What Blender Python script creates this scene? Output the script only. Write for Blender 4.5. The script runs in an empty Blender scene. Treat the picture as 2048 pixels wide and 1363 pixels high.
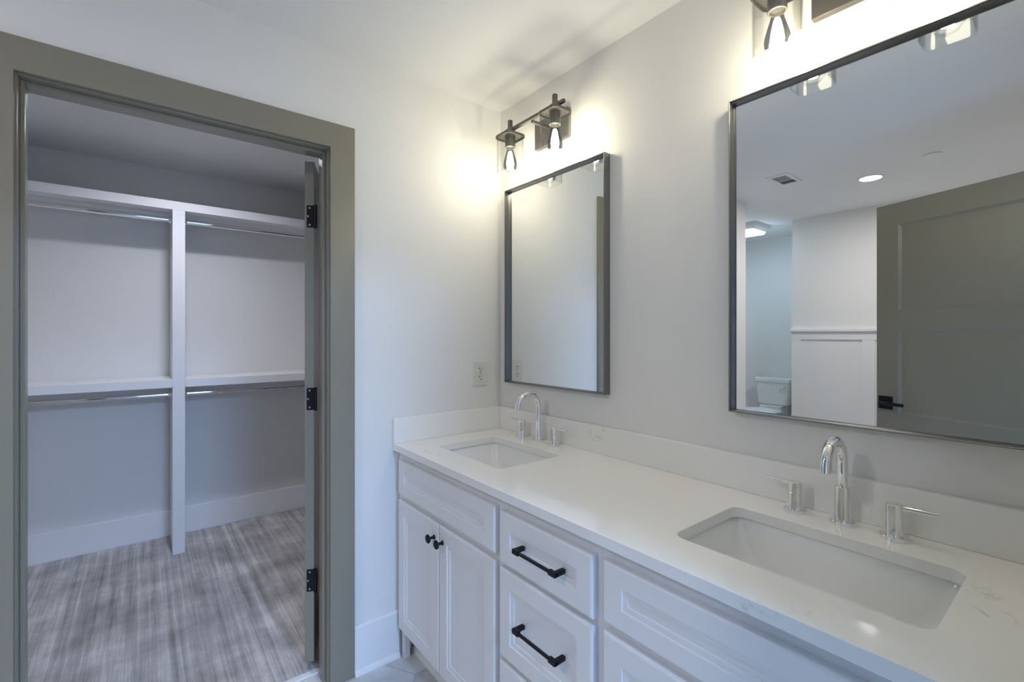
import bpy, bmesh, math, random
from mathutils import Vector, Matrix
random.seed(4)
PI = math.pi
R = math.radians
C = bpy.context.scene.collection
scn = bpy.context.scene

# ------------------------------------------------------------------ camera
cam_data = bpy.data.cameras.new('camera')
cam_data.sensor_fit = 'HORIZONTAL'
cam_data.sensor_width = 36.0
cam_data.lens = 931.9 / 2048 * 36.0
cam_data.shift_y = -12.6 / 2048
cam_data.clip_start = 0.01
cam = bpy.data.objects.new('camera', cam_data)
C.objects.link(cam)
cam.location = (1.8541, -1.3938, 1.3574)
cam.rotation_euler = (R(90), 0, R(90 - 38.3276))
scn.camera = cam

# ------------------------------------------------------------------ light levels
WARM = (1.0, 0.925, 0.69)
CANC = (1.0, 0.94, 0.95)
DAY = (0.361, 0.576, 1.0)
ALC = (0.57, 0.786, 1.0)
CLO = (0.863, 0.878, 1.0)
E_BULB = 118.0
E_CAN = 350.0
E_CLOSET = 302.0
E_ALCOVE = 22.0
W_ADDED_DAY = 230.0

world = bpy.data.worlds.new('world')
scn.world = world
world.use_nodes = True
bg = world.node_tree.nodes['Background']
bg.inputs[0].default_value = (0.55, 0.70, 1.0, 1)
bg.inputs[1].default_value = 1.0

wl = bpy.data.lights.new('added_daylight', 'AREA')  # lamp of an added skylight, placed so the blue fades upward
wl.shape = 'RECTANGLE'
SKY = (3.4, 4.9, -1.25, -0.4)           # opening of the added, unseen skylight: x0, x1, y0, y1
wl.size = SKY[1] - SKY[0] - 0.06
wl.size_y = SKY[3] - SKY[2] - 0.06
wl.energy = W_ADDED_DAY
wl.color = DAY
wlo = bpy.data.objects.new('added_daylight', wl)
C.objects.link(wlo)
wlo.location = ((SKY[0] + SKY[1]) / 2, (SKY[2] + SKY[3]) / 2, 2.53)
wlo.rotation_euler = (0, 0, 0)

vs = scn.view_settings
vs.view_transform = 'Standard'
vs.look = 'None'
vs.gamma = 1
vs.use_curve_mapping = False
vs.exposure = 0.1

# ------------------------------------------------------------------ materials
def new_mat(name):
    m = bpy.data.materials.new(name)
    m.use_nodes = True
    nt = m.node_tree
    b = nt.nodes['Principled BSDF']
    return m, nt, b

def setin(b, **k):
    for n, v in k.items():
        n = n.replace('_', ' ')
        if n in b.inputs:
            b.inputs[n].default_value = v

def srgb(r, g, b):
    f = lambda c: (c / 255 / 12.92) if c / 255 <= 0.04045 else ((c / 255 + 0.055) / 1.055) ** 2.4
    return (f(r), f(g), f(b), 1)

def paint(name, col, rough, bump=0.02, scale=350, spec=0.5, var=0.015):
    m, nt, b = new_mat(name)
    setin(b, Roughness=rough)
    if 'Specular IOR Level' in b.inputs:
        b.inputs['Specular IOR Level'].default_value = spec
    tc = nt.nodes.new('ShaderNodeTexCoord')
    n = nt.nodes.new('ShaderNodeTexNoise')
    n.inputs['Scale'].default_value = scale
    n.inputs['Detail'].default_value = 3
    nt.links.new(tc.outputs['Object'], n.inputs['Vector'])
    bp = nt.nodes.new('ShaderNodeBump')
    bp.inputs['Strength'].default_value = bump
    bp.inputs['Distance'].default_value = 0.002
    nt.links.new(n.outputs['Fac'], bp.inputs['Height'])
    nt.links.new(bp.outputs['Normal'], b.inputs['Normal'])
    n2 = nt.nodes.new('ShaderNodeTexNoise')
    n2.inputs['Scale'].default_value = 1.7
    nt.links.new(tc.outputs['Object'], n2.inputs['Vector'])
    mx = nt.nodes.new('ShaderNodeMix')
    mx.data_type = 'RGBA'
    c2 = tuple(max(0, c * (1 - var * 2)) for c in col[:3]) + (1,)
    mx.inputs[6].default_value = col
    mx.inputs[7].default_value = c2
    nt.links.new(n2.outputs['Fac'], mx.inputs[0])
    nt.links.new(mx.outputs[2], b.inputs['Base Color'])
    return m

def metal(name, col, rough, metallic=1.0, noise=0.0):
    m, nt, b = new_mat(name)
    setin(b, Base_Color=col, Roughness=rough, Metallic=metallic)
    if noise:
        tc = nt.nodes.new('ShaderNodeTexCoord')
        n = nt.nodes.new('ShaderNodeTexNoise')
        n.inputs['Scale'].default_value = 60
        n.inputs['Detail'].default_value = 4
        nt.links.new(tc.outputs['Object'], n.inputs['Vector'])
        mr = nt.nodes.new('ShaderNodeMapRange')
        mr.inputs[3].default_value = max(0, rough - noise)
        mr.inputs[4].default_value = rough + noise
        nt.links.new(n.outputs['Fac'], mr.inputs[0])
        nt.links.new(mr.outputs[0], b.inputs['Roughness'])
    return m

def emit(name, col, strength):
    m = bpy.data.materials.new(name)
    m.use_nodes = True
    nt = m.node_tree
    nt.nodes.clear()
    e = nt.nodes.new('ShaderNodeEmission')
    e.inputs[0].default_value = tuple(col[:3]) + (1,)
    e.inputs[1].default_value = strength
    o = nt.nodes.new('ShaderNodeOutputMaterial')
    nt.links.new(e.outputs[0], o.inputs[0])
    return m

def clear_glass(name, tint=(1, 1, 1), boost=1.0, edge=0.55):
    m = bpy.data.materials.new(name)
    m.use_nodes = True
    nt = m.node_tree
    nt.nodes.clear()
    t = nt.nodes.new('ShaderNodeBsdfTransparent')
    t.inputs[0].default_value = tuple(tint) + (1,)
    g = nt.nodes.new('ShaderNodeBsdfGlossy')
    g.inputs['Roughness'].default_value = 0.02
    ge = nt.nodes.new('ShaderNodeNewGeometry')
    dt = nt.nodes.new('ShaderNodeVectorMath'); dt.operation = 'DOT_PRODUCT'
    nt.links.new(ge.outputs['Normal'], dt.inputs[0]); nt.links.new(ge.outputs['Incoming'], dt.inputs[1])
    ab = nt.nodes.new('ShaderNodeMath'); ab.operation = 'ABSOLUTE'
    nt.links.new(dt.outputs['Value'], ab.inputs[0])
    iv = nt.nodes.new('ShaderNodeMath'); iv.operation = 'SUBTRACT'; iv.inputs[0].default_value = 1.0
    nt.links.new(ab.outputs[0], iv.inputs[1])
    pw = nt.nodes.new('ShaderNodeMath'); pw.operation = 'POWER'; pw.inputs[1].default_value = 5.0
    nt.links.new(iv.outputs[0], pw.inputs[0])
    p3 = nt.nodes.new('ShaderNodeMath'); p3.operation = 'POWER'; p3.inputs[1].default_value = 3.0
    nt.links.new(iv.outputs[0], p3.inputs[0])
    tm = nt.nodes.new('ShaderNodeMix'); tm.data_type = 'RGBA'      # longer path through the wall near the outline
    tm.inputs[6].default_value = tuple(tint) + (1,)
    tm.inputs[7].default_value = (edge, edge, edge, 1)
    nt.links.new(p3.outputs[0], tm.inputs[0])
    nt.links.new(tm.outputs[2], t.inputs[0])
    ml = nt.nodes.new('ShaderNodeMath'); ml.operation = 'MULTIPLY_ADD'
    ml.inputs[1].default_value = 0.96 * boost; ml.inputs[2].default_value = 0.04 * boost
    ml.use_clamp = True
    nt.links.new(pw.outputs[0], ml.inputs[0])
    mx = nt.nodes.new('ShaderNodeMixShader')
    o = nt.nodes.new('ShaderNodeOutputMaterial')
    nt.links.new(ml.outputs[0], mx.inputs[0])
    nt.links.new(t.outputs[0], mx.inputs[1])
    nt.links.new(g.outputs[0], mx.inputs[2])
    nt.links.new(mx.outputs[0], o.inputs[0])
    return m

M = {}
M['wall'] = paint('wall_paint', (0.82, 0.81, 0.785, 1), 0.6, 0.05, 420)
M['ceiling'] = paint('ceiling_paint', (0.88, 0.875, 0.855, 1), 0.8, 0.05, 300)
M['trim_white'] = paint('white_trim_paint', (0.85, 0.85, 0.85, 1), 0.32, 0.01, 200)
M['taupe'] = paint('taupe_door_paint', (0.255, 0.236, 0.186, 1), 0.28, 0.012, 250, var=0.02)
M['cabinet'] = paint('cabinet_paint', (0.83, 0.83, 0.835, 1), 0.35, 0.008, 150)
M['black'] = metal('matte_black_metal', (0.012, 0.012, 0.014, 1), 0.38, 0.6, 0.08)
M['bronze'] = metal('dark_bronze_metal', (0.17, 0.162, 0.150, 1), 0.42, 0.85, 0.08)
M['frame'] = metal('brushed_gunmetal', (0.24, 0.235, 0.228, 1), 0.32, 0.9, 0.10)
M['chrome'] = metal('polished_chrome', (0.86, 0.86, 0.87, 1), 0.045, 1.0)
M['mirror'] = metal('mirror_silver', (0.84, 0.86, 0.86, 1), 0.0, 1.0)
M['porcelain'] = paint('glazed_porcelain', (0.87, 0.875, 0.865, 1), 0.07, 0.0, 100, var=0.0)
M['plastic'] = paint('ivory_plastic', (0.72, 0.71, 0.66, 1), 0.35, 0.0, 100, var=0.0)
M['white_plastic'] = paint('white_plastic', (0.82, 0.82, 0.81, 1), 0.4, 0.0, 100, var=0.0)
M['dark'] = paint('dark_slot', (0.02, 0.02, 0.02, 1), 0.6, 0.0, 100, var=0.0)
M['shaded_blade'] = paint('shaded_vent_blade', (0.33, 0.34, 0.36, 1), 0.5, 0.0, 100, var=0.0)  # white blades darkened: shade of the open slots put into the colour
M['duct'] = paint('duct_grey', (0.20, 0.20, 0.21, 1), 0.6, 0.0, 100, var=0.0)
M['steel'] = metal('screw_steel', (0.45, 0.45, 0.45, 1), 0.35, 1.0)
M['glass'] = clear_glass('clear_glass', (0.985, 0.985, 0.985), 1.0)
M['bulb_glass'] = clear_glass('bulb_glass', (0.99, 0.985, 0.97), 0.6, 0.92)
M['filament'] = emit('glowing_filament', WARM, E_BULB)
M['can_lens'] = emit('recessed_lens', CANC, E_CAN)
M['closet_lens'] = emit('closet_lens', CLO, E_CLOSET)
M['alcove_lens'] = emit('alcove_diffuser', ALC, E_ALCOVE)
M['bedroom_wall'] = paint('bedroom_paint', (0.70, 0.70, 0.68, 1), 0.6, 0.02)

def quartz():
    m, nt, b = new_mat('white_quartz')
    setin(b, Roughness=0.09, Specular_IOR_Level=0.7)
    tc = nt.nodes.new('ShaderNodeTexCoord')
    n1 = nt.nodes.new('ShaderNodeTexNoise')
    n1.inputs['Scale'].default_value = 7.0
    n1.inputs['Detail'].default_value = 8
    n1.inputs['Roughness'].default_value = 0.62
    n1.inputs['Distortion'].default_value = 1.6
    nt.links.new(tc.outputs['Object'], n1.inputs['Vector'])
    r1 = nt.nodes.new('ShaderNodeValToRGB')         # narrow veins around 0.5
    e = r1.color_ramp.elements
    e[0].position = 0.485; e[0].color = (0, 0, 0, 1)
    e[1].position = 0.515; e[1].color = (0, 0, 0, 1)
    k = r1.color_ramp.elements.new(0.5); k.color = (1, 1, 1, 1)
    nt.links.new(n1.outputs['Fac'], r1.inputs[0])
    n2 = nt.nodes.new('ShaderNodeTexNoise')          # breaks the veins up
    n2.inputs['Scale'].default_value = 5.0
    n2.inputs['Detail'].default_value = 5
    nt.links.new(tc.outputs['Object'], n2.inputs['Vector'])
    r2 = nt.nodes.new('ShaderNodeValToRGB')
    r2.color_ramp.elements[0].position = 0.62
    r2.color_ramp.elements[1].position = 0.72
    nt.links.new(n2.outputs['Fac'], r2.inputs[0])
    mu = nt.nodes.new('ShaderNodeMath'); mu.operation = 'MULTIPLY'
    nt.links.new(r1.outputs[0], mu.inputs[0]); nt.links.new(r2.outputs[0], mu.inputs[1])
    mu2 = nt.nodes.new('ShaderNodeMath'); mu2.operation = 'MULTIPLY'; mu2.inputs[1].default_value = 0.6
    nt.links.new(mu.outputs[0], mu2.inputs[0])
    mx = nt.nodes.new('ShaderNodeMix'); mx.data_type = 'RGBA'
    mx.inputs[6].default_value = (0.90, 0.89, 0.86, 1)
    mx.inputs[7].default_value = (0.40, 0.38, 0.34, 1)
    nt.links.new(mu2.outputs[0], mx.inputs[0])
    nt.links.new(mx.outputs[2], b.inputs['Base Color'])
    return m
M['quartz'] = quartz()

def carpet_mat(name):
    m, nt, b = new_mat(name)
    setin(b, Roughness=0.95)
    if 'Specular IOR Level' in b.inputs:
        b.inputs['Specular IOR Level'].default_value = 0.15
    tc = nt.nodes.new('ShaderNodeTexCoord')
    def stripes(sx, sy, detail):
        mp = nt.nodes.new('ShaderNodeMapping')
        mp.inputs['Scale'].default_value = (sx, sy, 1)
        nt.links.new(tc.outputs['Object'], mp.inputs['Vector'])
        n = nt.nodes.new('ShaderNodeTexNoise')
        n.inputs['Scale'].default_value = 1.0
        n.inputs['Detail'].default_value = detail
        n.inputs['Roughness'].default_value = 0.6
        nt.links.new(mp.outputs[0], n.inputs['Vector'])
        return n.outputs['Fac']
    a = stripes(0.7, 30, 5)
    c = stripes(4.0, 120, 3)
    d = stripes(4.2, 3.6, 6)          # brushed pile patches
    f = stripes(260, 260, 2)
    def add(x, y, wx, wy):
        m1 = nt.nodes.new('ShaderNodeMath'); m1.operation = 'MULTIPLY'; m1.inputs[1].default_value = wx
        nt.links.new(x, m1.inputs[0])
        m2 = nt.nodes.new('ShaderNodeMath'); m2.operation = 'MULTIPLY_ADD'; m2.inputs[1].default_value = wy
        nt.links.new(y, m2.inputs[0]); nt.links.new(m1.outputs[0], m2.inputs[2])
        return m2.outputs[0]
    s = add(a, c, 0.36, 0.16)
    s2 = add(d, f, 0.36, 0.12)
    s3 = nt.nodes.new('ShaderNodeMath'); s3.operation = 'ADD'
    nt.links.new(s, s3.inputs[0]); nt.links.new(s2, s3.inputs[1])
    rp = nt.nodes.new('ShaderNodeValToRGB')
    e = rp.color_ramp.elements
    e[0].position = 0.38; e[0].color = (0.235, 0.226, 0.222, 1)
    e[1].position = 0.63; e[1].color = (0.80, 0.785, 0.77, 1)
    k = e.new(0.5); k.color = (0.46, 0.445, 0.435, 1)
    nt.links.new(s3.outputs[0], rp.inputs[0])
    nt.links.new(rp.outputs[0], b.inputs['Base Color'])
    bp = nt.nodes.new('ShaderNodeBump')
    bp.inputs['Strength'].default_value = 0.6
    bp.inputs['Distance'].default_value = 0.006
    nt.links.new(s3.outputs[0], bp.inputs['Height'])
    nt.links.new(bp.outputs[0], b.inputs['Normal'])
    return m
M['carpet'] = carpet_mat('striped_carpet')

def hex_tile():
    W = 0.254
    S3 = math.sqrt(3)
    m, nt, b = new_mat('hexagon_marble_tile')
    L = nt.links
    def N(t, op=None, **kw):
        n = nt.nodes.new(t)
        if op: n.operation = op
        return n
    tc = N('ShaderNodeTexCoord')
    off = N('ShaderNodeVectorMath', 'SUBTRACT')
    off.inputs[1].default_value = (0.150, -0.543 - W / S3, 0)
    L.new(tc.outputs['Object'], off.inputs[0])
    s = (W, W * S3, 1)
    h = (W / 2, W * S3 / 2, 0)
    def cell(shift):
        a = N('ShaderNodeVectorMath', 'ADD'); a.inputs[1].default_value = shift
        L.new(off.outputs[0], a.inputs[0])
        w = N('ShaderNodeVectorMath', 'WRAP')
        w.inputs[1].default_value = (s[0], s[1], 1); w.inputs[2].default_value = (0, 0, 0)
        L.new(a.outputs[0], w.inputs[0])
        q = N('ShaderNodeVectorMath', 'SUBTRACT'); q.inputs[1].default_value = (s[0] / 2, s[1] / 2, 0)
        L.new(w.outputs[0], q.inputs[0])
        z = N('ShaderNodeVectorMath', 'MULTIPLY'); z.inputs[1].default_value = (1, 1, 0)
        L.new(q.outputs[0], z.inputs[0])
        l = N('ShaderNodeVectorMath', 'LENGTH'); L.new(z.outputs[0], l.inputs[0])
        return z, l
    za, la = cell((s[0] / 2, s[1] / 2, 0))
    zb, lb = cell((0, 0, 0))
    cmp_ = N('ShaderNodeMath', 'LESS_THAN')
    L.new(la.outputs['Value'], cmp_.inputs[0]); L.new(lb.outputs['Value'], cmp_.inputs[1])
    mx = N('ShaderNodeMix'); mx.data_type = 'VECTOR'
    L.new(cmp_.outputs[0], mx.inputs[0]); L.new(zb.outputs[0], mx.inputs[4]); L.new(za.outputs[0], mx.inputs[5])
    ab = N('ShaderNodeVectorMath', 'ABSOLUTE'); L.new(mx.outputs[1], ab.inputs[0])
    dt = N('ShaderNodeVectorMath', 'DOT_PRODUCT'); dt.inputs[1].default_value = (0.5, S3 / 2, 0)
    L.new(ab.outputs[0], dt.inputs[0])
    sp = N('ShaderNodeSeparateXYZ'); L.new(ab.outputs[0], sp.inputs[0])
    mxm = N('ShaderNodeMath', 'MAXIMUM')
    L.new(sp.outputs[0], mxm.inputs[0]); L.new(dt.outputs['Value'], mxm.inputs[1])
    gr = N('ShaderNodeMath', 'GREATER_THAN'); gr.inputs[1].default_value = W / 2 - 0.0018
    L.new(mxm.outputs[0], gr.inputs[0])
    # marble: soft veins offset per tile
    ctr = N('ShaderNodeVectorMath', 'SUBTRACT')
    L.new(off.outputs[0], ctr.inputs[0]); L.new(mx.outputs[1], ctr.inputs[1])
    sc = N('ShaderNodeVectorMath', 'SCALE'); sc.inputs['Scale'].default_value = 3.7
    L.new(ctr.outputs[0], sc.inputs[0])
    ad = N('ShaderNodeVectorMath', 'ADD'); L.new(off.outputs[0], ad.inputs[0]); L.new(sc.outputs[0], ad.inputs[1])
    n = N('ShaderNodeTexNoise'); n.inputs['Scale'].default_value = 4; n.inputs['Detail'].default_value = 6
    n.inputs['Distortion'].default_value = 1.2
    L.new(ad.outputs[0], n.inputs['Vector'])
    rp = N('ShaderNodeValToRGB')
    rp.color_ramp.elements[0].position = 0.35; rp.color_ramp.elements[0].color = (0.50, 0.50, 0.51, 1)
    rp.color_ramp.elements[1].position = 0.6; rp.color_ramp.elements[1].color = (0.68, 0.68, 0.67, 1)
    L.new(n.outputs['Fac'], rp.inputs[0])
    mc = N('ShaderNodeMix'); mc.data_type = 'RGBA'
    L.new(gr.outputs[0], mc.inputs[0]); L.new(rp.outputs[0], mc.inputs[6])
    mc.inputs[7].default_value = (0.42, 0.42, 0.43, 1)
    L.new(mc.outputs[2], b.inputs['Base Color'])
    setin(b, Roughness=0.35)
    iv = N('ShaderNodeMath', 'SUBTRACT'); iv.inputs[0].default_value = 1.0
    L.new(gr.outputs[0], iv.inputs[1])
    bp = N('ShaderNodeBump'); bp.inputs['Strength'].default_value = 0.4; bp.inputs['Distance'].default_value = 0.001
    L.new(iv.outputs[0], bp.inputs['Height']); L.new(bp.outputs[0], b.inputs['Normal'])
    return m
M['tile'] = hex_tile()

# ------------------------------------------------------------------ mesh helpers
def NB():
    return bmesh.new()

def box(bm, x0, x1, y0, y1, z0, z1, bev=0.0, seg=2):
    r = bmesh.ops.create_cube(bm, size=1.0)
    v = r['verts']
    for p in v:
        p.co = Vector(((x0 + x1) / 2 + p.co.x * (x1 - x0), (y0 + y1) / 2 + p.co.y * (y1 - y0), (z0 + z1) / 2 + p.co.z * (z1 - z0)))
    if bev > 0:
        es = list({e for p in v for e in p.link_edges})
        bmesh.ops.bevel(bm, geom=es, offset=bev, segments=seg, profile=0.5, affect='EDGES')
    return bm

def frame_of(d):
    d = d.normalized()
    a = Vector((0, 0, 1)) if abs(d.z) < 0.9 else Vector((1, 0, 0))
    u = d.cross(a).normalized()
    return u, d.cross(u).normalized()

def tube(bm, pts, rad, n=16, cap=True):
    n = max(n, 20)
    pts = [Vector(p) for p in pts]
    rads = rad if isinstance(rad, (list, tuple)) else [rad] * len(pts)
    rings = []
    u = None
    for i, p in enumerate(pts):
        d = (pts[min(i + 1, len(pts) - 1)] - pts[max(i - 1, 0)]).normalized()
        if u is None:
            u, w = frame_of(d)
        else:
            u = (u - d * u.dot(d)).normalized()
            w = d.cross(u).normalized()
        rings.append([bm.verts.new(p + (u * math.cos(2 * PI * k / n) + w * math.sin(2 * PI * k / n)) * rads[i]) for k in range(n)])
    for a, b in zip(rings, rings[1:]):
        for k in range(n):
            bm.faces.new((a[k], a[(k + 1) % n], b[(k + 1) % n], b[k]))
    if cap:
        bm.faces.new(rings[0]); bm.faces.new(rings[-1])
    return bm

def lathe(bm, prof, n=32, origin=(0, 0, 0), axis='z', cap=True):
    n = max(n, 20)
    o = Vector(origin)
    def P(r, h, a):
        c, s = math.cos(a) * r, math.sin(a) * r
        if axis == 'z': return o + Vector((c, s, h))
        if axis == 'y': return o + Vector((c, h, s))
        return o + Vector((h, c, s))
    rings = []
    for r, h in prof:
        if r < 1e-6:
            rings.append([bm.verts.new(P(0, h, 0))])
        else:
            rings.append([bm.verts.new(P(r, h, 2 * PI * k / n)) for k in range(n)])
    for a, b in zip(rings, rings[1:]):
        for k in range(n):
            q = [a[k % len(a)], a[(k + 1) % len(a)], b[(k + 1) % len(b)], b[k % len(b)]]
            q = list(dict.fromkeys(q))
            if len(q) >= 3:
                bm.faces.new(q)
    if cap and len(rings[0]) > 1: bm.faces.new(rings[0])
    if cap and len(rings[-1]) > 1: bm.faces.new(rings[-1])
    return bm

def loft(bm, rings, cap0=True, cap1=True, closed=False):
    rs = [[bm.verts.new(Vector(p)) for p in r] for r in rings]
    n = len(rs[0])
    prs = list(zip(rs, rs[1:]))
    if closed: prs.append((rs[-1], rs[0]))
    for a, b in prs:
        for k in range(n):
            bm.faces.new((a[k], a[(k + 1) % n], b[(k + 1) % n], b[k]))
    if not closed:
        if cap0: bm.faces.new(rs[0])
        if cap1: bm.faces.new(rs[-1])
    return bm

def rrect(cx, cy, hx, hy, r, n=6):
    """rounded rectangle, list of (x, y)"""
    r = min(r, hx, hy)
    out = []
    for q, (sx, sy) in enumerate(((1, 1), (-1, 1), (-1, -1), (1, -1))):
        for k in range(n + 1):
            a = PI / 2 * q + PI / 2 * k / n
            out.append((cx + sx * (hx - r) + r * math.cos(a), cy + sy * (hy - r) + r * math.sin(a)))
    return out

def rect_y(x0, x1, z0, z1, y):
    return [(x0, y, z0), (x1, y, z0), (x1, y, z1), (x0, y, z1)]

def fix(bm):
    bmesh.ops.remove_doubles(bm, verts=bm.verts, dist=1e-6)
    bmesh.ops.recalc_face_normals(bm, faces=bm.faces)

def obj(name, bm, mat, parent=None, smooth=False, bevel=0.0, keep=False):
    if not keep: fix(bm)
    me = bpy.data.meshes.new(name)
    bm.to_mesh(me)
    bm.free()
    me.materials.append(mat)
    o = bpy.data.objects.new(name, me)
    C.objects.link(o)
    if smooth:
        for p in me.polygons: p.use_smooth = True
        try:
            me.set_sharp_from_angle(angle=R(19.5))
        except Exception:
            pass
    if bevel:
        md = o.modifiers.new('edge', 'BEVEL')
        md.width = bevel; md.segments = 2; md.limit_method = 'ANGLE'; md.angle_limit = R(40)
    if parent: o.parent = parent
    return o

def tag(o, label, cat, group=None):
    o['label'] = label
    o['category'] = cat
    if group: o['group'] = group
    return o

def thing(name, label, cat, loc=(0, 0, 0), rotz=0.0, group=None):
    o = bpy.data.objects.new(name, None)
    C.objects.link(o)
    o.empty_display_size = 0.05
    o.location = loc
    o.rotation_euler = (0, 0, rotz)
    return tag(o, label, cat, group)

def struct(name, bm, mat, label=None, parent=None, **k):
    o = obj(name, bm, mat, parent, **k)
    if parent is None:
        o['kind'] = 'structure'
        if label: o['label'] = label
    return o

def copy_tree(o, parent=None):
    c = o.copy()
    C.objects.link(c)
    if parent: c.parent = parent
    for ch in list(o.children):
        copy_tree(ch, c)
    return c

# ------------------------------------------------------------------ the room
ZC = 2.4613
XW = 1.86                                   # inner face of the entry wall

bm = NB(); box(bm, -2.2, 5.4, -4.5, 1.1, -0.06, 0.0)
struct('floor', bm, M['tile'], 'white hexagon marble tile floor')
bm = NB(); box(bm, -2.02, -0.118, -2.5, 0.0, 0.0, 0.012)
struct('floor_closet', bm, M['carpet'], 'grey striped carpet of the closet')
bm = NB(); box(bm, 1.98, 5.2, -4.0, 1.0, 0.0, 0.012)
struct('floor_bedroom', bm, M['carpet'], 'grey carpet beyond the entry door')
CAN = (-1.045, -1.20, 0.078, 0.030)          # closet can: x, y, radius, depth
bm = NB()
es = []
for lp in ([(-2.2, -4.5), (5.4, -4.5), (5.4, 1.1), (-2.2, 1.1)],
           [(SKY[0], SKY[2]), (SKY[1], SKY[2]), (SKY[1], SKY[3]), (SKY[0], SKY[3])],
           [(CAN[0] + CAN[2] * math.cos(2 * PI * k / 40), CAN[1] + CAN[2] * math.sin(2 * PI * k / 40)) for k in range(40)]):
    vv = [bm.verts.new((x, y, ZC)) for x, y in lp]
    for a, b_ in zip(vv, vv[1:] + vv[:1]): es.append(bm.edges.new((a, b_)))
bmesh.ops.triangle_fill(bm, use_beauty=True, use_dissolve=False, edges=es)
r = bmesh.ops.extrude_face_region(bm, geom=bm.faces[:])
bmesh.ops.translate(bm, vec=(0, 0, 0.12), verts=[g for g in r['geom'] if isinstance(g, bmesh.types.BMVert)])
struct('ceiling', bm, M['ceiling'], 'flat white ceiling')

bm = NB(); box(bm, -2.14, 1.975, 0.0, 0.1, 0, ZC)
struct('wall_right', bm, M['wall'], 'pale wall behind the vanity')

DY0, DY1, DZ = -1.690, -0.8125, 2.098       # rough opening to the closet
bm = NB()
box(bm, -0.115, 0, -2.6, DY0, 0, ZC)
box(bm, -0.115, 0, DY1, 0.0, 0, ZC)
box(bm, -0.115, 0, DY0, DY1, DZ, ZC)
struct('wall_left', bm, M['wall'], 'pale wall with the closet doorway')

bm = NB(); box(bm, -2.12, -2.02, -2.6, 0.0, 0, ZC)
struct('wall_closet_back', bm, M['wall'], 'closet wall behind the shelves')
bm = NB(); box(bm, -2.02, -0.115, -2.6, -2.5, 0, ZC)
struct('wall_closet_left', bm, M['wall'], 'wall between the closet and the toilet alcove')
bm = NB(); box(bm, -1.1, -1.0, -4.4, -2.6, 0, ZC)
struct('wall_alcove_left', bm, M['wall'], 'side wall of the toilet alcove')
bm = NB(); box(bm, -1.0, 0.1, -4.4, -4.3, 0, ZC)
struct('wall_alcove_back', bm, M['wall'], 'wall behind the toilet')
bm = NB(); box(bm, 0.0, 0.1, -4.3, -3.65, 0, ZC)
struct('wall_alcove_right', bm, M['wall'], 'second side wall of the toilet alcove')
bm = NB(); box(bm, 0.0, 1.975, -3.65, -3.55, 0, ZC)
struct('wall_back', bm, M['wall'], 'panelled wall opposite the vanity')

EY0, EY1, EZ = -1.490, -0.612, 2.085        # entry doorway
bm = NB()
box(bm, XW, 1.975, -3.55, EY0, 0, ZC)
box(bm, XW, 1.975, EY1, 0.0, 0, ZC)
box(bm, XW, 1.975, EY0, EY1, EZ, ZC)
struct('wall_front', bm, M['wall'], 'wall with the entry doorway')

# bedroom beyond the entry: a plain shell, plus one skylight added for the low blue light
bm = NB(); box(bm, 1.975, 5.3, 1.0, 1.1, 0, ZC); struct('wall_bedroom_right', bm, M['bedroom_wall'])
bm = NB(); box(bm, 1.975, 5.3, -4.1, -4.0, 0, ZC); struct('wall_bedroom_left', bm, M['bedroom_wall'])
bm = NB(); box(bm, 1.975, 2.075, 0.1, 1.0, 0, ZC); box(bm, 1.975, 2.075, -4.0, -3.65, 0, ZC)
struct('wall_bedroom_near', bm, M['bedroom_wall'])
bm = NB(); box(bm, 5.2, 5.3, -4.0, 1.0, 0, ZC); struct('wall_bedroom_back', bm, M['bedroom_wall'])
bm = NB()
for a, b_, c, d in ((SKY[0], SKY[1], SKY[2], SKY[2] + .04), (SKY[0], SKY[1], SKY[3] - .04, SKY[3]), (SKY[0], SKY[0] + .04, SKY[2] + .04, SKY[3] - .04), (SKY[1] - .04, SKY[1], SKY[2] + .04, SKY[3] - .04)):
    box(bm, a, b_, c, d, ZC + 0.001, ZC + 0.119)
w = struct('added_skylight_1', bm, M['trim_white'], 'added white framed skylight beyond the entry door, out of view')
bm = NB(); box(bm, SKY[0] + .04, SKY[1] - .04, SKY[2] + .04, SKY[3] - .04, ZC + 0.100, ZC + 0.108)
obj('pane', bm, M['glass'], w)

# ---- closet doorway: jamb, stop, casing, threshold
JY0, JY1, JZ = -1.6675, -0.8355, 2.0746     # clear opening
bm = NB()
box(bm, -0.117, 0.0, DY0, JY0, 0, DZ, 0.0015)
box(bm, -0.117, 0.0, JY1, DY1, 0, DZ, 0.0015)
box(bm, -0.117, 0.0, JY0, JY1, JZ, DZ, 0.0015)
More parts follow.
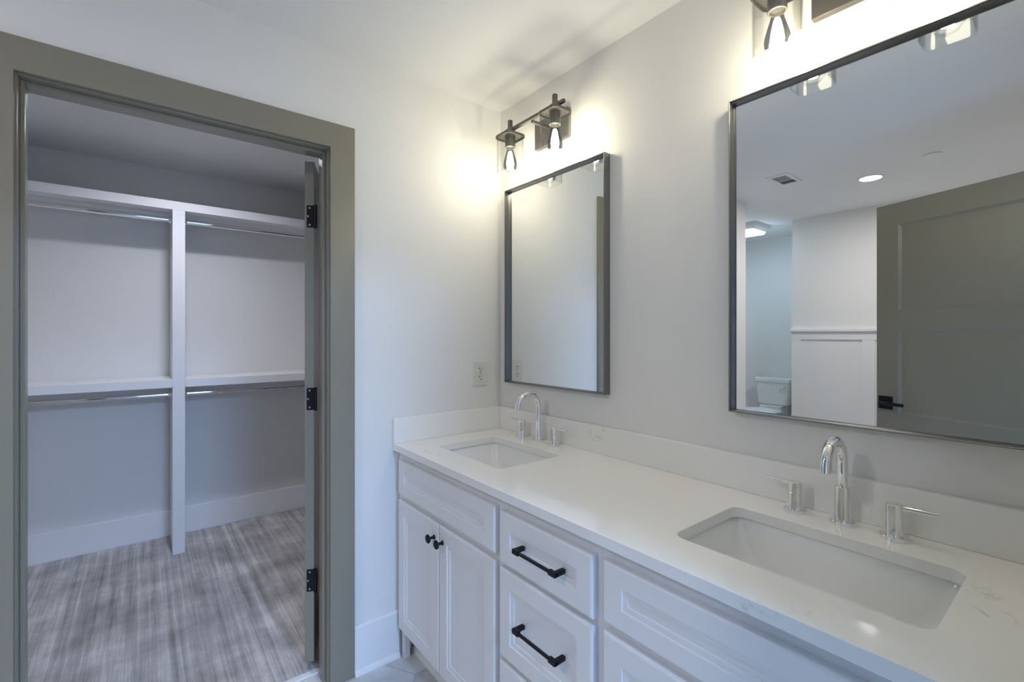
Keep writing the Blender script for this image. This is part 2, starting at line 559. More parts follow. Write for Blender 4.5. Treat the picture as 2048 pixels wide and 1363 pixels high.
# door stop
box(bm, -0.072, -0.032, JY0, JY0 + 0.011, 0, JZ, 0.002)
box(bm, -0.072, -0.032, JY1 - 0.011, JY1, 0, JZ, 0.002)
box(bm, -0.072, -0.032, JY0 + 0.011, JY1 - 0.011, JZ - 0.011, JZ, 0.002)
struct('trim_1', bm, M['taupe'], 'taupe jamb of the closet doorway', smooth=True)
def casing(name, x0, x1, yl, yr, zt, w, label):
    bm = NB()
    def q(a, z): return a, z
    # mitred flat boards: outer and inner outline as two U shaped polylines
    o_ = [(yl - w, 0), (yl - w, zt + w), (yr + w, zt + w), (yr + w, 0)]
    i_ = [(yl, 0), (yl, zt), (yr, zt), (yr, 0)]
    for xx in (x0, x1):
        pass
    vo0 = [bm.verts.new((x0, y, z)) for y, z in o_]; vi0 = [bm.verts.new((x0, y, z)) for y, z in i_]
    vo1 = [bm.verts.new((x1, y, z)) for y, z in o_]; vi1 = [bm.verts.new((x1, y, z)) for y, z in i_]
    for k in range(3):
        bm.faces.new((vo0[k], vo0[k + 1], vi0[k + 1], vi0[k]))
        bm.faces.new((vo1[k], vo1[k + 1], vi1[k + 1], vi1[k]))
        bm.faces.new((vo0[k], vo0[k + 1], vo1[k + 1], vo1[k]))
        bm.faces.new((vi0[k], vi0[k + 1], vi1[k + 1], vi1[k]))
    for k in (0, 3):
        bm.faces.new((vo0[k], vi0[k], vi1[k], vo1[k]))
    return struct(name, bm, M['taupe'], label, bevel=0.0015)
casing('trim_2', 0.0, 0.018, -1.6722, -0.8305, 2.0796, 0.0945, 'wide flat taupe casing around the closet doorway')
casing('trim_3', -0.135, -0.117, -1.6722, -0.8305, 2.0796, 0.0945, 'closet side casing of the closet doorway')
bm = NB(); box(bm, -0.118, -0.090, JY0, JY1, 0.0, 0.009, 0.003)
struct('trim_4', bm, M['trim_white'], 'white marble threshold of the closet doorway')

# ---- entry doorway
QY0, QY1, QZ = -1.467, -0.635, 2.062
bm = NB()
box(bm, 1.858, 1.977, EY0, QY0, 0, EZ, 0.0015)
box(bm, 1.858, 1.977, QY1, EY1, 0, EZ, 0.0015)
box(bm, 1.858, 1.977, QY0, QY1, QZ, EZ, 0.0015)
struct('trim_5', bm, M['taupe'], 'taupe jamb of the entry doorway')
casing('trim_6', 1.975, 1.993, QY0 - .005, QY1 + .005, QZ + .005, 0.0945, 'taupe casing on the bedroom side of the entry')

# ---- baseboards
def baseboard(name, segs, h=0.195, t=0.014, label='tall white baseboard'):
    bm = NB()
    for axis, c0, c1, base, sgn in segs:
        prof = [(0, 0), (t + 0.012, 0), (t + 0.012, 0.006), (t + 0.009, 0.014), (t, 0.02), (t, h - 0.008), (t - 0.006, h), (0, h)]
        ring = []
        for c in (c0, c1):
            ring.append([((base + sgn * d, c, z) if axis == 'x' else (c, base + sgn * d, z)) for d, z in prof])
        loft(bm, ring)
    return struct(name, bm, M['trim_white'], label)
baseboard('baseboard_left', [('x', -0.7365, -0.5465, 0.0, 1), ('x', -2.6, -1.767, 0.0, 1)], label='white baseboard between the closet casing and the vanity')
bm = NB()
def base_simple(name, x0, x1, y0, y1, z0, z1, label):
    bm = NB(); box(bm, x0, x1, y0, y1, z0, z1, 0.003)
    return struct(name, bm, M['trim_white'], label)
base_simple('baseboard_closet_back', -2.02, -2.006, -2.5, 0.0, 0.012, 0.188, 'tall white baseboard under the closet shelves')
base_simple('baseboard_closet_left', -2.006, -0.135, -2.5, -2.486, 0.012, 0.186, 'baseboard on the closet side wall')
base_simple('baseboard_closet_right', -2.006, -0.135, -0.014, 0.0, 0.012, 0.186, 'second baseboard on the closet side wall')
base_simple('baseboard_alcove_back', -1.0, 0.0, -4.3, -4.286, 0.0, 0.186, 'baseboard behind the toilet')

# ---- wainscot on the back wall: rails, stiles and chair rail cap
bm = NB()
y0, y1 = -3.55, -3.532
box(bm, 0.0, 1.86, y0, y1, 1.312, 1.385, 0.002)
box(bm, 0.0, 1.86, y0, y1, 0.0, 0.19, 0.002)
xs = [(0.0, 0.081)]
x = 0.562
while x < 1.8:
    xs.append((x, min(x + 0.09, 1.86))); x += 0.57
for a, b_ in xs:
    box(bm, a, b_, y0, y1, 0.19, 1.312, 0.002)
box(bm, 0.0, 1.86, y0, y0 + 0.004, 0.19, 1.312)
struct('trim_7', bm, M['trim_white'], 'white board frame of the wainscot', smooth=True)
bm = NB(); box(bm, -0.006, 1.86, -3.55, -3.51, 1.385, 1.412, 0.004)
box(bm, 0.0, 1.86, -3.55, -3.526, 1.368, 1.385, 0.003)
struct('trim_8', bm, M['trim_white'], 'white chair rail cap above the wainscot', smooth=True)

# ------------------------------------------------------------------ doors
def door_slab(w, h, z0, panels, stile=0.107, t=0.035, rec=0.009, bw=0.013):
    """shaker slab in local axes: x along the width, y thickness 0..t, recessed panels on both faces"""
    bm = NB()
    xs0, xs1 = stile, w - stile
    zs = [z0]
    for a, b_ in panels: zs += [a, b_]
    zs.append(z0 + h)
    for yf, sg in ((0.0, 1), (t, -1)):
        def quad(x0, x1, a, b_):
            bm.faces.new([bm.verts.new(p) for p in ((x0, yf, a), (x1, yf, a), (x1, yf, b_), (x0, yf, b_))])
        quad(0, xs0, z0, z0 + h); quad(xs1, w, z0, z0 + h)
        for k in range(0, len(zs), 2): quad(xs0, xs1, zs[k], zs[k + 1])
        for a, b_ in panels:
            loft(bm, [rect_y(xs0, xs1, a, b_, yf), rect_y(xs0 + bw, xs1 - bw, a + bw, b_ - bw, yf + sg * rec)], cap0=False)
    # edges
    e0 = [(0, 0, z0), (w, 0, z0), (w, 0, z0 + h), (0, 0, z0 + h)]
    e1 = [(x, t, z) for x, _, z in e0]
    loft(bm, [e0, e1], cap0=False, cap1=False)
    return bm

def hinge(parent, z):
    bm = NB()
    box(bm, -0.0022, 0.0, 0.0, 0.0275, z - 0.0445, z + 0.0445, 0.0006)
    tube(bm, [(-0.0060, -0.0062, z - 0.047), (-0.0060, -0.0062, z + 0.047)], 0.0062, 14)
    box(bm, -0.0060, 0.0, -0.0030, 0.0015, z - 0.0445, z + 0.0445)
    h = obj('hinge', bm, M['black'], parent, smooth=True)
    h['label'] = 'matte black butt hinge'
    for dy, dz in ((0.0165, 0.034), (0.0225, 0.0), (0.0165, -0.034)):
        bm = NB()
        lathe(bm, [(0.0, -0.0036), (0.0014, -0.0030), (0.0018, -0.0034), (0.0036, -0.0034), (0.0040, -0.0022), (0.0040, -0.001)], 14, (0, dy, z + dz), 'x')
        obj('screw', bm, M['steel'], h, smooth=True)
    return h

def lever(parent, x, z, t=0.035):
    for side, yb, sg in (('near', 0.0, -1), ('far', t, 1)):
        bm = NB()
        box(bm, x - 0.034, x + 0.034, min(yb, yb + sg * 0.008), max(yb, yb + sg * 0.008), z - 0.034, z + 0.034, 0.0015)
        r_ = obj('rosette', bm, M['black'], parent, smooth=True)
        r_['label'] = 'square black lever plate'
        bm = NB()
        yy = yb + sg * 0.050
        tube(bm, [(x, yb + sg * 0.004, z), (x, yb + sg * 0.044, z), (x - 0.003, yy - sg * 0.001, z), (x - 0.010, yy, z), (x - 0.060, yy, z), (x - 0.112, yy, z)], 0.0092, 16)
        l_ = obj('lever_handle', bm, M['black'], parent, smooth=True)
        l_['label'] = 'round black lever'

PAN = [(0.24, 0.855), (0.947, 1.387), (1.482, 1.932)]
th = 22.6
P = (-0.125, -0.852)
d1 = bpy.data.objects.new('door_1', None); C.objects.link(d1)
d1.location = (P[0], P[1], 0); d1.rotation_euler = (0, 0, R(180 - th))
d1['kind'] = 'structure'; d1['label'] = 'taupe panel door swung open into the closet, seen edge on'
obj('door_leaf', door_slab(0.813, 2.021, 0.036, PAN), M['taupe'], d1, bevel=0.0012)
for z in (1.835, 1.098, 0.365): hinge(d1, z)
lever(d1, 0.813 - 0.048, 0.997)

d2 = bpy.data.objects.new('door_2', None); C.objects.link(d2)
d2.location = (1.855, -1.456, 0); d2.rotation_euler = (0, 0, R(180 + 21.3))
d2['kind'] = 'structure'; d2['label'] = 'taupe panel entry door standing open, seen in the big mirror'
obj('door_leaf', door_slab(0.813, 2.027, 0.018, PAN), M['taupe'], d2, bevel=0.0012)
lever(d2, 0.813 - 0.048, 0.997)

# ------------------------------------------------------------------ closet shelving
XS = -1.663
cl = thing('closet_shelving', 'white built-in closet shelving with centre divider and chrome hanging rods', 'shelving', (-1.84, -1.22, 0.012))
def cbox(*a):
    b_ = NB()
    x0, x1, y0, y1, z0, z1 = a
    return box(b_, x0 + 1.84, x1 + 1.84, y0 + 1.22, y1 + 1.22, z0 - 0.012, z1 - 0.012, 0.0015)
obj('divider', cbox(-2.006, XS, -1.2555, -1.192, 0.012, 2.1215), M['trim_white'], cl, smooth=True)
obj('top_shelf', cbox(-2.018, XS, -2.498, -0.002, 2.1215, 2.1745), M['trim_white'], cl, smooth=True)
obj('lower_shelf', cbox(-2.018, XS - 0.0005, -2.498, -1.2555, 1.0335, 1.084), M['trim_white'], cl, smooth=True)
obj('lower_shelf', cbox(-2.018, XS - 0.0005, -1.192, -0.002, 1.0335, 1.084), M['trim_white'], cl, smooth=True)
for z in (2.083, 0.981):
    for a, b_ in ((-2.498, -1.2555), (-1.192, -0.002)):
        bm = NB()
        tube(bm, [(-1.80 + 1.84, a + 1.22 + 0.001, z - 0.012), (-1.80 + 1.84, b_ + 1.22 - 0.001, z - 0.012)], 0.0160, 20)
        rd = obj('hanging_rod', bm, M['chrome'], cl, smooth=True)
        rd['label'] = 'chrome hanging rod'
        for yy, sg in ((a, 1), (b_, -1)):
            bm = NB()
            lathe(bm, [(0.030, 0.0), (0.030, sg * 0.004), (0.021, sg * 0.006), (0.019, sg * 0.016), (0.0165, sg * 0.016)], 20, (-1.80 + 1.84, yy + 1.22, z - 0.012), 'y')
            obj('rod_socket', bm, M['chrome'], rd, smooth=True)

# ------------------------------------------------------------------ vanity cabinets
YF = -0.54        # face frame plane
YD = -0.56        # door plane
def front(x0, x1, z0, z1, st=0.052, rail=None):
    """door or drawer front with a stepped recessed panel"""
    rl = st if rail is None else rail
    bm = NB()
    def rr(i, y, j=None):
        j = i if j is None else j
        return rect_y(x0 + i, x1 - i, z0 + j, z1 - j, y)
    k = rl - st
    rings = [rr(0.0, YF), rr(0.0, YD + 0.006), rr(0.0015, YD + 0.0025), rr(0.006, YD),
             rr(st, YD, st + k), rr(st + 0.002, YD + 0.0035, st + 0.002 + k),
             rr(st + 0.014, YD + 0.0045, st + 0.014 + k), rr(st + 0.0155, YD + 0.0080, st + 0.0155 + k)]
    loft(bm, rings)
    return bm
def knob(parent, x, z):
    bm = NB()
    y = YD
    lathe(bm, [(0.0, -0.0), (0.0085, -0.0), (0.0085, -0.002), (0.0050, -0.006), (0.0046, -0.016), (0.0075, -0.020), (0.0140, -0.0225),
               (0.0160, -0.0255), (0.0152, -0.0290), (0.0105, -0.0318), (0.0, -0.0330)], 28, (x, y, z), 'y')
    o = obj('knob', bm, M['black'], parent, smooth=True)
    o['label'] = 'round black knob'
def pull(parent, xc, z, half=0.0800):
    bm = NB()
    y = YD + 0.0045
    for s in (-1, 1):
        box(bm, xc + s * half - 0.0065, xc + s * half + 0.0065, YD - 0.0330, y, z - 0.0065, z + 0.0065, 0.0025, 2)
        xa, xb = xc + s * (half - 0.020), xc + s * (half + 0.0065)
        box(bm, min(xa, xb), max(xa, xb), YD - 0.0350, YD - 0.0225, z - 0.0068, z + 0.0068, 0.0022, 2)
    tube(bm, [(xc - half + 0.016, YD - 0.0287, z), (xc + half - 0.016, YD - 0.0287, z)], 0.0048, 16)
    o = obj('pull', bm, M['black'], parent, smooth=True)
    o['label'] = 'black bar pull'

def carcass(w, rails, foot=()):
    bm = NB()
    box(bm, 0.0, 0.016, YF + 0.02, -0.002, 0.11, 0.870)
    box(bm, w - 0.016, w, YF + 0.02, -0.002, 0.11, 0.870)
    box(bm, 0.016, w - 0.016, YF + 0.02, -0.002, 0.11, 0.126)
    box(bm, 0.016, w - 0.016, -0.012, -0.002, 0.126, 0.870)
    c = bm
    f = NB()
    box(f, 0.0, 0.036, YF, YF + 0.02, 0.11, 0.870, 0.001)
    box(f, w - 0.036, w, YF, YF + 0.02, 0.11, 0.870, 0.001)
    for a, b_ in rails:
        box(f, 0.036, w - 0.036, YF, YF + 0.02, a, b_, 0.001)
    k = NB()
    box(k, 0.0, w, -0.478, -0.462, 0.0, 0.11)
    loft(k, [[(xx, -0.478, 0.0), (xx, -0.490, 0.0), (xx, -0.490, 0.008), (xx, -0.486, 0.018), (xx, -0.478, 0.02)] for xx in (0.0, w)])
    return c, f, k

X1 = 0.017
v1 = thing('vanity_cabinet', 'white sink base cabinet in the corner beside the closet wall', 'cabinet', (X1, 0, 0), group='white vanity cabinets')
c, f, k = carcass(0.708, [(0.11, 0.150), (0.660, 0.705), (0.828, 0.870)])
obj('carcass', c, M['cabinet'], v1); obj('face_frame', f, M['cabinet'], v1); obj('toe_kick', k, M['trim_white'], v1)
obj('false_front', front(0.016, 0.696, 0.694, 0.8375, 0.054, 0.047), M['cabinet'], v1)
da = obj('door', front(0.016, 0.3545, 0.134, 0.6725, 0.054), M['cabinet'], v1)
knob(da, 0.3545 - 0.0305, 0.6180)
db = obj('door', front(0.3575, 0.696, 0.134, 0.6725, 0.054), M['cabinet'], v1)
knob(db, 0.3575 + 0.0270, 0.6180)
v2 = copy_tree(v1)
v2.location = (1.121, 0, 0)
v2['label'] = 'white sink base cabinet past the drawers, under the sink of the big mirror'
bm = NB()
box(bm, -0.015, 0.0, YF, YF + 0.02, 0.11, 0.870, 0.0008)
box(bm, -0.002, 0.0265, -0.535, -0.511, 0.0, 0.11, 0.0008)
obj('filler_strip', bm, M['cabinet'], v1)

v3 = thing('drawer_cabinet', 'white three drawer cabinet between the two sink cabinets', 'cabinet', (0.725, 0, 0), group='white vanity cabinets')
c, f, k = carcass(0.396, [(0.11, 0.150), (0.375, 0.415), (0.650, 0.690), (0.826, 0.870)])
obj('carcass', c, M['cabinet'], v3); obj('face_frame', f, M['cabinet'], v3); obj('toe_kick', k, M['trim_white'], v3)
for z0, z1, zp in ((0.680, 0.834, 0.7585), (0.403, 0.6655, 0.5380), (0.134, 0.388, 0.266)):
    dr = obj('drawer', front(0.0115, 0.380, z0, z1, 0.050, 0.052 if z0 > .6 else 0.050), M['cabinet'], v3)
    pull(dr, 0.2020, zp)

# ------------------------------------------------------------------ countertop
XE = 1.858
HOLES = [(0.370, -0.2955, 0.2150, 0.1480), (1.4700, -0.2955, 0.2250, 0.1480)]
top = thing('vanity_countertop', 'long white quartz vanity top with backsplash and two sink cutouts', 'countertop', (0, 0, 0.872))
bm = NB()
outer = [(0.0005, -0.5716), (XE, -0.5716), (XE, -0.0005), (0.0005, -0.0005)]
loops = [outer] + [rrect(cx, cy, hx, hy, 0.030, 7) for cx, cy, hx, hy in HOLES]
es = []
for lp in loops:
    vv = [bm.verts.new((x, y, 0.0)) for x, y in lp]
    for a, b_ in zip(vv, vv[1:] + vv[:1]): es.append(bm.edges.new((a, b_)))
bmesh.ops.triangle_fill(bm, use_beauty=True, use_dissolve=True, edges=es)
r = bmesh.ops.extrude_face_region(bm, geom=bm.faces[:])
bmesh.ops.translate(bm, vec=(0, 0, 0.028), verts=[g for g in r['geom'] if isinstance(g, bmesh.types.BMVert)])
obj('slab', bm, M['quartz'], top, bevel=0.002)
bm = NB(); box(bm, 0.0005, XE, -0.0205, -0.0005, 0.0281, 0.1333, 0.0015)
obj('backsplash', bm, M['quartz'], top, smooth=True)
bm = NB(); box(bm, 0.0005, 0.0205, -0.5716, -0.0206, 0.0281, 0.1333, 0.0015)
obj('side_splash', bm, M['quartz'], top, smooth=True)

def make_sink(cx, cy, hx, hy, label):
    s = thing('bathroom_sink', label, 'sink', (cx, cy, 0.872), group='undermount sinks')
    bm = NB()
    spec = [(hx + 0.028, hy + 0.022, 0.035, -0.0004), (hx + 0.006, hy + 0.006, 0.026, -0.0004), (hx + 0.004, hy + 0.004, 0.028, -0.006),
            (hx - 0.010, hy - 0.005, 0.030, -0.040), (hx - 0.024, hy - 0.010, 0.036, -0.075),
            (hx - 0.045, hy - 0.018, 0.042, -0.103), (hx - 0.075, hy - 0.032, 0.050, -0.121), (hx - 0.115, hy - 0.060, 0.055, -0.131),
            (0.060, 0.050, 0.048, -0.137), (0.024, 0.024, 0.024, -0.139)]
    inner = [[(x, y, z) for x, y in rrect(0, 0, a, b_, r_, 7)] for a, b_, r_, z in spec]
    outer_ = [[(x, y, z - 0.010) for x, y in rrect(0, 0, a + 0.006 * (i > 0), b_ + 0.006 * (i > 0), r_ + 0.004, 7)] for i, (a, b_, r_, z) in enumerate(spec)]
    loft(bm, outer_[::-1] + inner, cap0=True, cap1=True)
    o = obj('basin', bm, M['porcelain'], s, smooth=True)
    bm = NB()
    lathe(bm, [(0.0, -0.1345), (0.014, -0.1335), (0.017, -0.1365), (0.021, -0.1365), (0.0255, -0.1350), (0.0270, -0.1385)], 28)
    dn = obj('drain', bm, M['chrome'], s, smooth=True)
    dn['label'] = 'round chrome drain'
    return s
make_sink(*HOLES[0], 'white undermount sink in the corner end of the vanity, beside the outlet wall')
make_sink(*HOLES[1], 'white undermount sink under the big mirror, with the bright glint on its rim')

# ------------------------------------------------------------------ faucets
def make_faucet(x, label):
    t = thing('bathroom_faucet', label, 'faucet', (x, -0.062, 0.900), group='widespread chrome faucets')
    bm = NB()
    lathe(bm, [(0.0, 0.0002), (0.0272, 0.0002), (0.0272, 0.0075), (0.0262, 0.0092), (0.0166, 0.0096), (0.0163, 0.0110), (0.0163, 0.0885), (0.0156, 0.0895), (0.0118, 0.0897)], 40)
    sp = obj('spout', bm, M['chrome'], t, smooth=True)
    bm = NB()
    rr = 0.0565
    pts = [(0, 0, 0.088), (0, 0, 0.120)]
    zc = 0.150
    pts += [(0, 0, 0.140)]
    for k in range(0, 23):
        a = PI * k / 22 * 0.985
        pts.append((0, -rr + rr * math.cos(a), zc + rr * math.sin(a)))
    last = pts[-1]
    pts.append((0, last[1] - 0.0008, last[2] - 0.010))
    tube(bm, pts, 0.0116, 22)
    obj('gooseneck', bm, M['chrome'], sp, smooth=True)
    for s in (-1, 1):
        bm = NB()
        ox = s * 0.1015
        oy = -0.008
        lathe(bm, [(0.0, 0.0002), (0.0270, 0.0002), (0.0270, 0.0075), (0.0260, 0.0090), (0.0170, 0.0094), (0.0166, 0.0110), (0.0166, 0.0500), (0.0160, 0.0506), (0.0160, 0.0514), (0.0166, 0.0520), (0.0166, 0.0765), (0.0158, 0.0775), (0.0, 0.0775)], 36, (ox, oy, 0))
        h = obj('handle', bm, M['chrome'], t, smooth=True)
        bm = NB()
        tube(bm, [(ox + s * 0.006, oy, 0.0715), (ox + s * 0.0745, oy, 0.0735)], 0.0052, 14)
        obj('lever', bm, M['chrome'], h, smooth=True)
    return t
make_faucet(0.3520, 'chrome gooseneck faucet behind the corner sink, under the small looking mirror')
make_faucet(1.4640, 'chrome gooseneck faucet behind the sink with the bright glint, nearer the entry')

# ------------------------------------------------------------------ mirrors
def make_mirror(x0, label):
    w, z0, z1 = 0.6172, 1.1300, 2.0460
    t = thing('wall_mirror', label, 'mirror', (x0 + w / 2, 0, z0), group='metal framed vanity mirrors')
    bm = NB()
    h = z1 - z0
    def rr(i, y): return rect_y(-w / 2 + i, w / 2 - i, i, h - i, y)
    loft(bm, [rr(0, -0.0005), rr(0, -0.0340), rr(0.0006, -0.0347), rr(0.0024, -0.0347), rr(0.0030, -0.0341), rr(0.0030, -0.0262),
              rr(0.0052, -0.0255), rr(0.0052, -0.0240), rr(0.0040, -0.0235), rr(0.0040, -0.0005)], closed=True)
    obj('frame', bm, M['frame'], t)
    bm = NB(); box(bm, -w / 2 + 0.0041, w / 2 - 0.0041, -0.0124, -0.0010, 0.0041, h - 0.0041)
    g = obj('mirror_glass', bm, M['mirror'], t)
    return t
make_mirror(0.0759, 'tall metal framed mirror near the room corner, reflecting a bare pale wall')
make_mirror(1.1687, 'tall metal framed mirror reflecting the toilet and the taupe entry door')

# ------------------------------------------------------------------ sconces
def make_sconce(x, label):
    t = thing('wall_sconce', label, 'wall light', (x, 0, 2.18), group='two light bath sconces')
    B = M['bronze']
    yb = -0.130
    bm = NB(); box(bm, -0.1025, 0.1025, -0.022, -0.0005, 0.0, 0.120, 0.0015)
    obj('backplate', bm, B, t, smooth=True)
    bm = NB(); box(bm, -0.0055, 0.0055, yb + 0.004, -0.020, 0.059, 0.070, 0.0008)
    obj('arm', bm, B, t, smooth=True)
    bm = NB(); box(bm, -0.195, 0.195, yb - 0.0065, yb + 0.0065, 0.0680, 0.0810, 0.0008)
    obj('crossbar', bm, B, t, smooth=True)
    for s in (-1, 1):
        xs = s * 0.1420
        bm = NB()
        box(bm, xs - 0.0078, xs + 0.0078, yb - 0.0078, yb + 0.0078, 0.0500, 0.1180, 0.0008)
        box(bm, xs - 0.022, xs + 0.022, yb - 0.0085, yb + 0.0085, 0.0650, 0.0835, 0.0008)
        obj('post', bm, B, t, smooth=True)
        # cap: rounded square dish
        bm = NB()
        q = lambda h, r_, z: [(a, b_, z) for a, b_ in rrect(xs, yb, h, h, r_, 7)]
        loft(bm, [q(0.0525, 0.024, 0.0400), q(0.0525, 0.024, 0.0490), q(0.0505, 0.022, 0.0510), q(0.020, 0.010, 0.0520)], cap0=False)
        loft(bm, [q(0.0525, 0.024, 0.0400), q(0.0500, 0.0215, 0.0400), q(0.0500, 0.0215, 0.0470), q(0.020, 0.010, 0.0470)], cap0=False)
        cp = obj('shade_cap', bm, B, t, smooth=True)
        bm = NB()
        lathe(bm, [(0.0, 0.0470), (0.0225, 0.0470), (0.0225, -0.0010), (0.0210, -0.0025), (0.0185, -0.0025), (0.0185, 0.006), (0.0, 0.006)], 28, (xs, yb, 0))
        obj('socket', bm, B, t, smooth=True)
        # glass shade, open at the bottom
        bm = NB()
        g = lambda h, r_, z: [(a, b_, z) for a, b_ in rrect(xs, yb, h, h, r_, 8)]
        loft(bm, [g(0.0490, 0.024, 0.0460), g(0.0490, 0.024, -0.1120), g(0.0483, 0.0233, -0.1130), g(0.0467, 0.0217, -0.1130), g(0.0460, 0.021, -0.1120), g(0.0460, 0.021, 0.0460)], closed=True)
        gs = obj('glass_shade', bm, M['glass'], t, smooth=True)
        gs['label'] = 'clear rounded square glass shade'
        bm = NB()
        lathe(bm, [(0.0125, 0.004), (0.0130, -0.006), (0.0165, -0.022), (0.0225, -0.042), (0.0285, -0.062), (0.0310, -0.076), (0.0290, -0.090), (0.0215, -0.101), (0.0100, -0.108), (0.0, -0.110)], 28, (xs, yb, 0))
        bl = obj('bulb', bm, M['bulb_glass'], t, smooth=True)
        bl['label'] = 'clear teardrop filament bulb'
        bm = NB()
        lathe(bm, [(0.0, -0.018), (0.006, -0.019), (0.0095, -0.030), (0.0145, -0.055), (0.0165, -0.074), (0.0130, -0.088), (0.0, -0.094)], 16, (xs, yb, 0))
        obj('filament', bm, M['filament'], bl, smooth=True)
    return t
make_sconce(0.3845, 'dark bronze two light sconce above the mirror near the room corner')
make_sconce(1.4850, 'dark bronze two light sconce above the big mirror, cut by the top of the view')

# ------------------------------------------------------------------ outlet
t = thing('power_outlet', 'ivory duplex power outlet on the wall beside the corner sink', 'outlet', (0.0, -0.1250, 1.1716))
bm = NB()
ho = lambda a, b_, z: [(z, y, x) for x, y in rrect(0, 0, b_, a, 0.003, 5)]
loft(bm, [ho(0.0390, 0.0595, 0.0004), ho(0.0390, 0.0595, 0.0030), ho(0.0362, 0.0567, 0.0062)])
obj('cover_plate', bm, M['plastic'], t, smooth=True)
for zc in (0.0195, -0.0195):
    bm = NB()
    pts = []
    for k in range(28):
        a = 2 * PI * k / 28
        pts.append((0.0172 * math.cos(a), max(-0.0140, min(0.0140, 0.0172 * math.sin(a)))))
    loft(bm, [[(0.0058, y, zc + z) for y, z in pts], [(0.0072, y, zc + z) for y, z in pts]])
    rc = obj('receptacle', bm, M['plastic'], t)
    bm = NB()
    box(bm, 0.0070, 0.0076, -0.0080, -0.0056, zc + 0.0005, zc + 0.0100)
    box(bm, 0.0070, 0.0076, -0.0105, -0.0080, zc + 0.0042, zc + 0.0064)
    box(bm, 0.0070, 0.0076, 0.0056, 0.0076, zc + 0.0012, zc + 0.0092)
    lathe(bm, [(0.0, 0.0070), (0.0028, 0.0070), (0.0028, 0.0076), (0.0, 0.0076)], 12, (0, 0, zc - 0.0075), 'x')
    obj('slot', bm, M['dark'], rc)
bm = NB()
lathe(bm, [(0.0, 0.0060), (0.0030, 0.0060), (0.0030, 0.0068), (0.0, 0.0072)], 14, (0, 0, 0), 'x')
obj('screw', bm, M['steel'], t)

# ------------------------------------------------------------------ ceiling fittings
def recessed(name, x, y, r_, lens, label):
    t = thing(name, label, 'ceiling light', (x, y, ZC))
    bm = NB()
    lathe(bm, [(r_ + 0.014, -0.0003), (r_ + 0.012, -0.0050), (r_ + 0.002, -0.0070), (r_, -0.0040), (r_, -0.0003)], 40)
    obj('trim_ring', bm, M['white_plastic'], t, smooth=True)
    bm = NB()
    vv = [bm.verts.new((r_ * math.cos(2 * PI * k / 36), r_ * math.sin(2 * PI * k / 36), -0.0036)) for k in range(36)]
    f = bm.faces.new(vv[::-1])
    o = obj('lens', bm, lens, t, keep=True)
    return t
recessed('recessed_light', 0.847, -2.643, 0.062, M['can_lens'], 'round recessed ceiling light glowing in the big mirror')
t = thing('recessed_light', 'deep round recessed can light in the closet ceiling', 'ceiling light', (CAN[0], CAN[1], ZC))
bm = NB()
r_, dp = CAN[2], CAN[3]
lathe(bm, [(r_ + 0.011, -0.0003), (r_ + 0.009, -0.0040), (r_ - 0.001, -0.0055), (r_ - 0.002, 0.004), (r_ - 0.008, dp), (r_ - 0.001, dp + 0.003), (r_ - 0.001, 0.001), (r_ + 0.011, -0.0003)], 40, cap=False)
obj('trim_ring', bm, M['white_plastic'], t, smooth=True)
bm = NB()
vv = [bm.verts.new((0.069 * math.cos(2 * PI * k / 36), 0.069 * math.sin(2 * PI * k / 36), dp)) for k in range(36)]
bm.faces.new(vv[::-1])
obj('lens', bm, M['closet_lens'], t, keep=True)

t = thing('ceiling_vent', 'white ceiling air vent half of dark slots, seen in the big mirror', 'vent', (0.4555, -2.203, ZC))
bm = NB()
for a in ((-0.0725, 0.0725, 0.100, 0.130), (-0.0725, 0.0725, -0.130, -0.106), (-0.0725, -0.046, -0.106, 0.100), (0.046, 0.0725, -0.106, 0.100)):
    box(bm, *a, -0.0060, -0.0003, 0.001)
box(bm, -0.046, 0.046, -0.023, -0.013, -0.0060, -0.0003, 0.001)
obj('frame', bm, M['white_plastic'], t, smooth=True)
bm = NB(); box(bm, -0.046, 0.046, -0.106, 0.100, -0.0014, -0.0003)
obj('backing', bm, M['duct'], t)
for y0, y1, tilt, mt in ((-0.011, 0.099, 1, 'shaded_blade'), (-0.104, -0.025, -1, 'white_plastic')):
    bm = NB()
    n = int((y1 - y0) / 0.0105)
    for k in range(n):
        y = y0 + 0.003 + k * 0.0105
        dy = 0.0085 if tilt > 0 else 0.0095
        z0_, z1_ = (-0.0062, -0.0018) if tilt > 0 else (-0.0018, -0.0062)
        loft(bm, [[(xx, y, z0_), (xx, y + 0.001, z0_), (xx, y + dy, z1_), (xx, y + dy - 0.001, z1_)] for xx in (-0.046, 0.046)])
    obj('louvre_bank', bm, M[mt], t)
bm = NB()
lathe(bm, [(0.0, -0.0060), (0.040, -0.0060), (0.046, -0.0040), (0.046, -0.0020), (0.036, -0.0003), (0.0, -0.0003)], 36)
o = obj('ceiling_disc', bm, M['white_plastic'], smooth=True)
o.location = (1.214, -2.427, ZC)
tag(o, 'small round white cover disc on the ceiling, seen in the big mirror', 'ceiling disc')

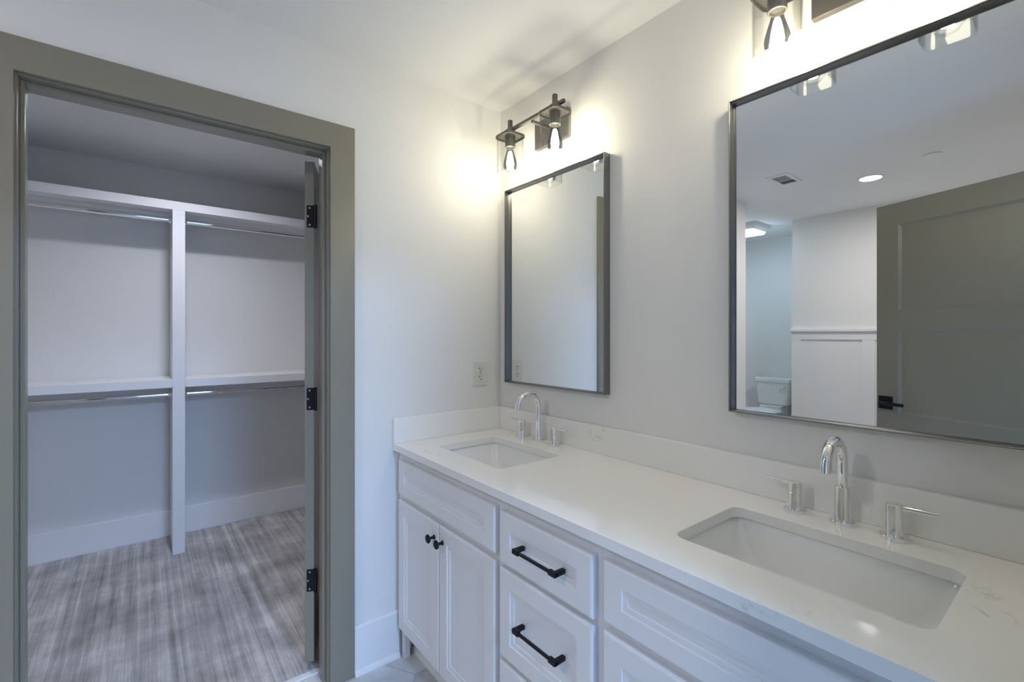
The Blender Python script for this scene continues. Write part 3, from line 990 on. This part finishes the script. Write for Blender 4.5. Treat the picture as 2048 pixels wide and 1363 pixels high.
t = thing('flush_ceiling_light', 'square flush ceiling light above the toilet, seen in the big mirror', 'ceiling light', (-0.420, -3.480, ZC))
bm = NB()
loft(bm, [[(x, y, -0.0003) for x, y in rrect(0, 0, 0.185, 0.185, 0.02)], [(x, y, -0.030) for x, y in rrect(0, 0, 0.180, 0.180, 0.02)], [(x, y, -0.058) for x, y in rrect(0, 0, 0.150, 0.150, 0.02)]])
obj('housing', bm, M['white_plastic'], t, smooth=True)
bm = NB()
loft(bm, [[(x, y, -0.0585) for x, y in rrect(0, 0, 0.147, 0.147, 0.02)], [(x, y, -0.078) for x, y in rrect(0, 0, 0.140, 0.140, 0.02)], [(x, y, -0.082) for x, y in rrect(0, 0, 0.120, 0.120, 0.02)]])
obj('diffuser', bm, M['alcove_lens'], t)

# ------------------------------------------------------------------ toilet
t = thing('toilet', 'white two piece toilet in the alcove, seen in the big mirror', 'toilet', (-0.415, -4.295, 0))
PO = M['porcelain']
def rz(cx, cy, hx, hy, r_, z, n=6): return [(x, y, z) for x, y in rrect(cx, cy, hx, hy, r_, n)]
bm = NB()
loft(bm, [rz(0, 0.100, 0.150, 0.080, 0.03, 0.578), rz(0, 0.100, 0.160, 0.088, 0.03, 0.592), rz(0, 0.100, 0.176, 0.096, 0.03, 0.828)])
obj('tank', bm, PO, t, smooth=True)
bm = NB()
loft(bm, [rz(0, 0.102, 0.182, 0.102, 0.03, 0.8285), rz(0, 0.102, 0.187, 0.106, 0.03, 0.836), rz(0, 0.102, 0.187, 0.106, 0.03, 0.868), rz(0, 0.102, 0.180, 0.100, 0.03, 0.877)])
obj('tank_lid', bm, PO, t, smooth=True)
bm = NB()
lathe(bm, [(0.0, 0.0), (0.016, 0.0), (0.016, 0.010), (0.0, 0.012)], 18, (0.130, 0.1935, 0.785), 'y')
tube(bm, [(0.130, 0.208, 0.785), (0.105, 0.210, 0.783), (0.075, 0.210, 0.776)], [0.007, 0.006, 0.008], 16)
obj('flush_lever', bm, M['chrome'], t, smooth=True)
def egg(cy, hx, hf, hb, z, n=28):
    out = []
    for k in range(n):
        a = 2 * PI * k / n
        out.append((hx * math.cos(a), cy + (hf if math.sin(a) > 0 else hb) * math.sin(a), z))
    return out
bm = NB()
loft(bm, [egg(0.34, 0.115, 0.20, 0.24, 0.0), egg(0.34, 0.105, 0.18, 0.23, 0.06), egg(0.36, 0.11, 0.20, 0.23, 0.22), egg(0.40, 0.165, 0.27, 0.20, 0.40), egg(0.43, 0.182, 0.30, 0.20, 0.495), egg(0.43, 0.182, 0.30, 0.20, 0.516)])
obj('bowl', bm, PO, t, smooth=True)
bm = NB(); box(bm, -0.11, 0.11, 0.03, 0.25, 0.40, 0.577, 0.01)
obj('tank_base', bm, PO, t, smooth=True)
bm = NB()
loft(bm, [egg(0.44, 0.186, 0.305, 0.175, 0.517), egg(0.44, 0.190, 0.308, 0.175, 0.525), egg(0.44, 0.190, 0.308, 0.175, 0.533)])
obj('seat', bm, M['white_plastic'], t, smooth=True)
bm = NB()
loft(bm, [egg(0.44, 0.188, 0.306, 0.175, 0.534), egg(0.44, 0.192, 0.310, 0.178, 0.542), egg(0.44, 0.186, 0.304, 0.172, 0.553), egg(0.44, 0.12, 0.22, 0.12, 0.559)])
obj('seat_lid', bm, M['white_plastic'], t, smooth=True)
for s in (-1, 1):
    bm = NB(); tube(bm, [(s * 0.075 - 0.018, 0.262, 0.542), (s * 0.075 + 0.018, 0.262, 0.542)], 0.011, 16)
    obj('seat_hinge', bm, M['white_plastic'], t, smooth=True)
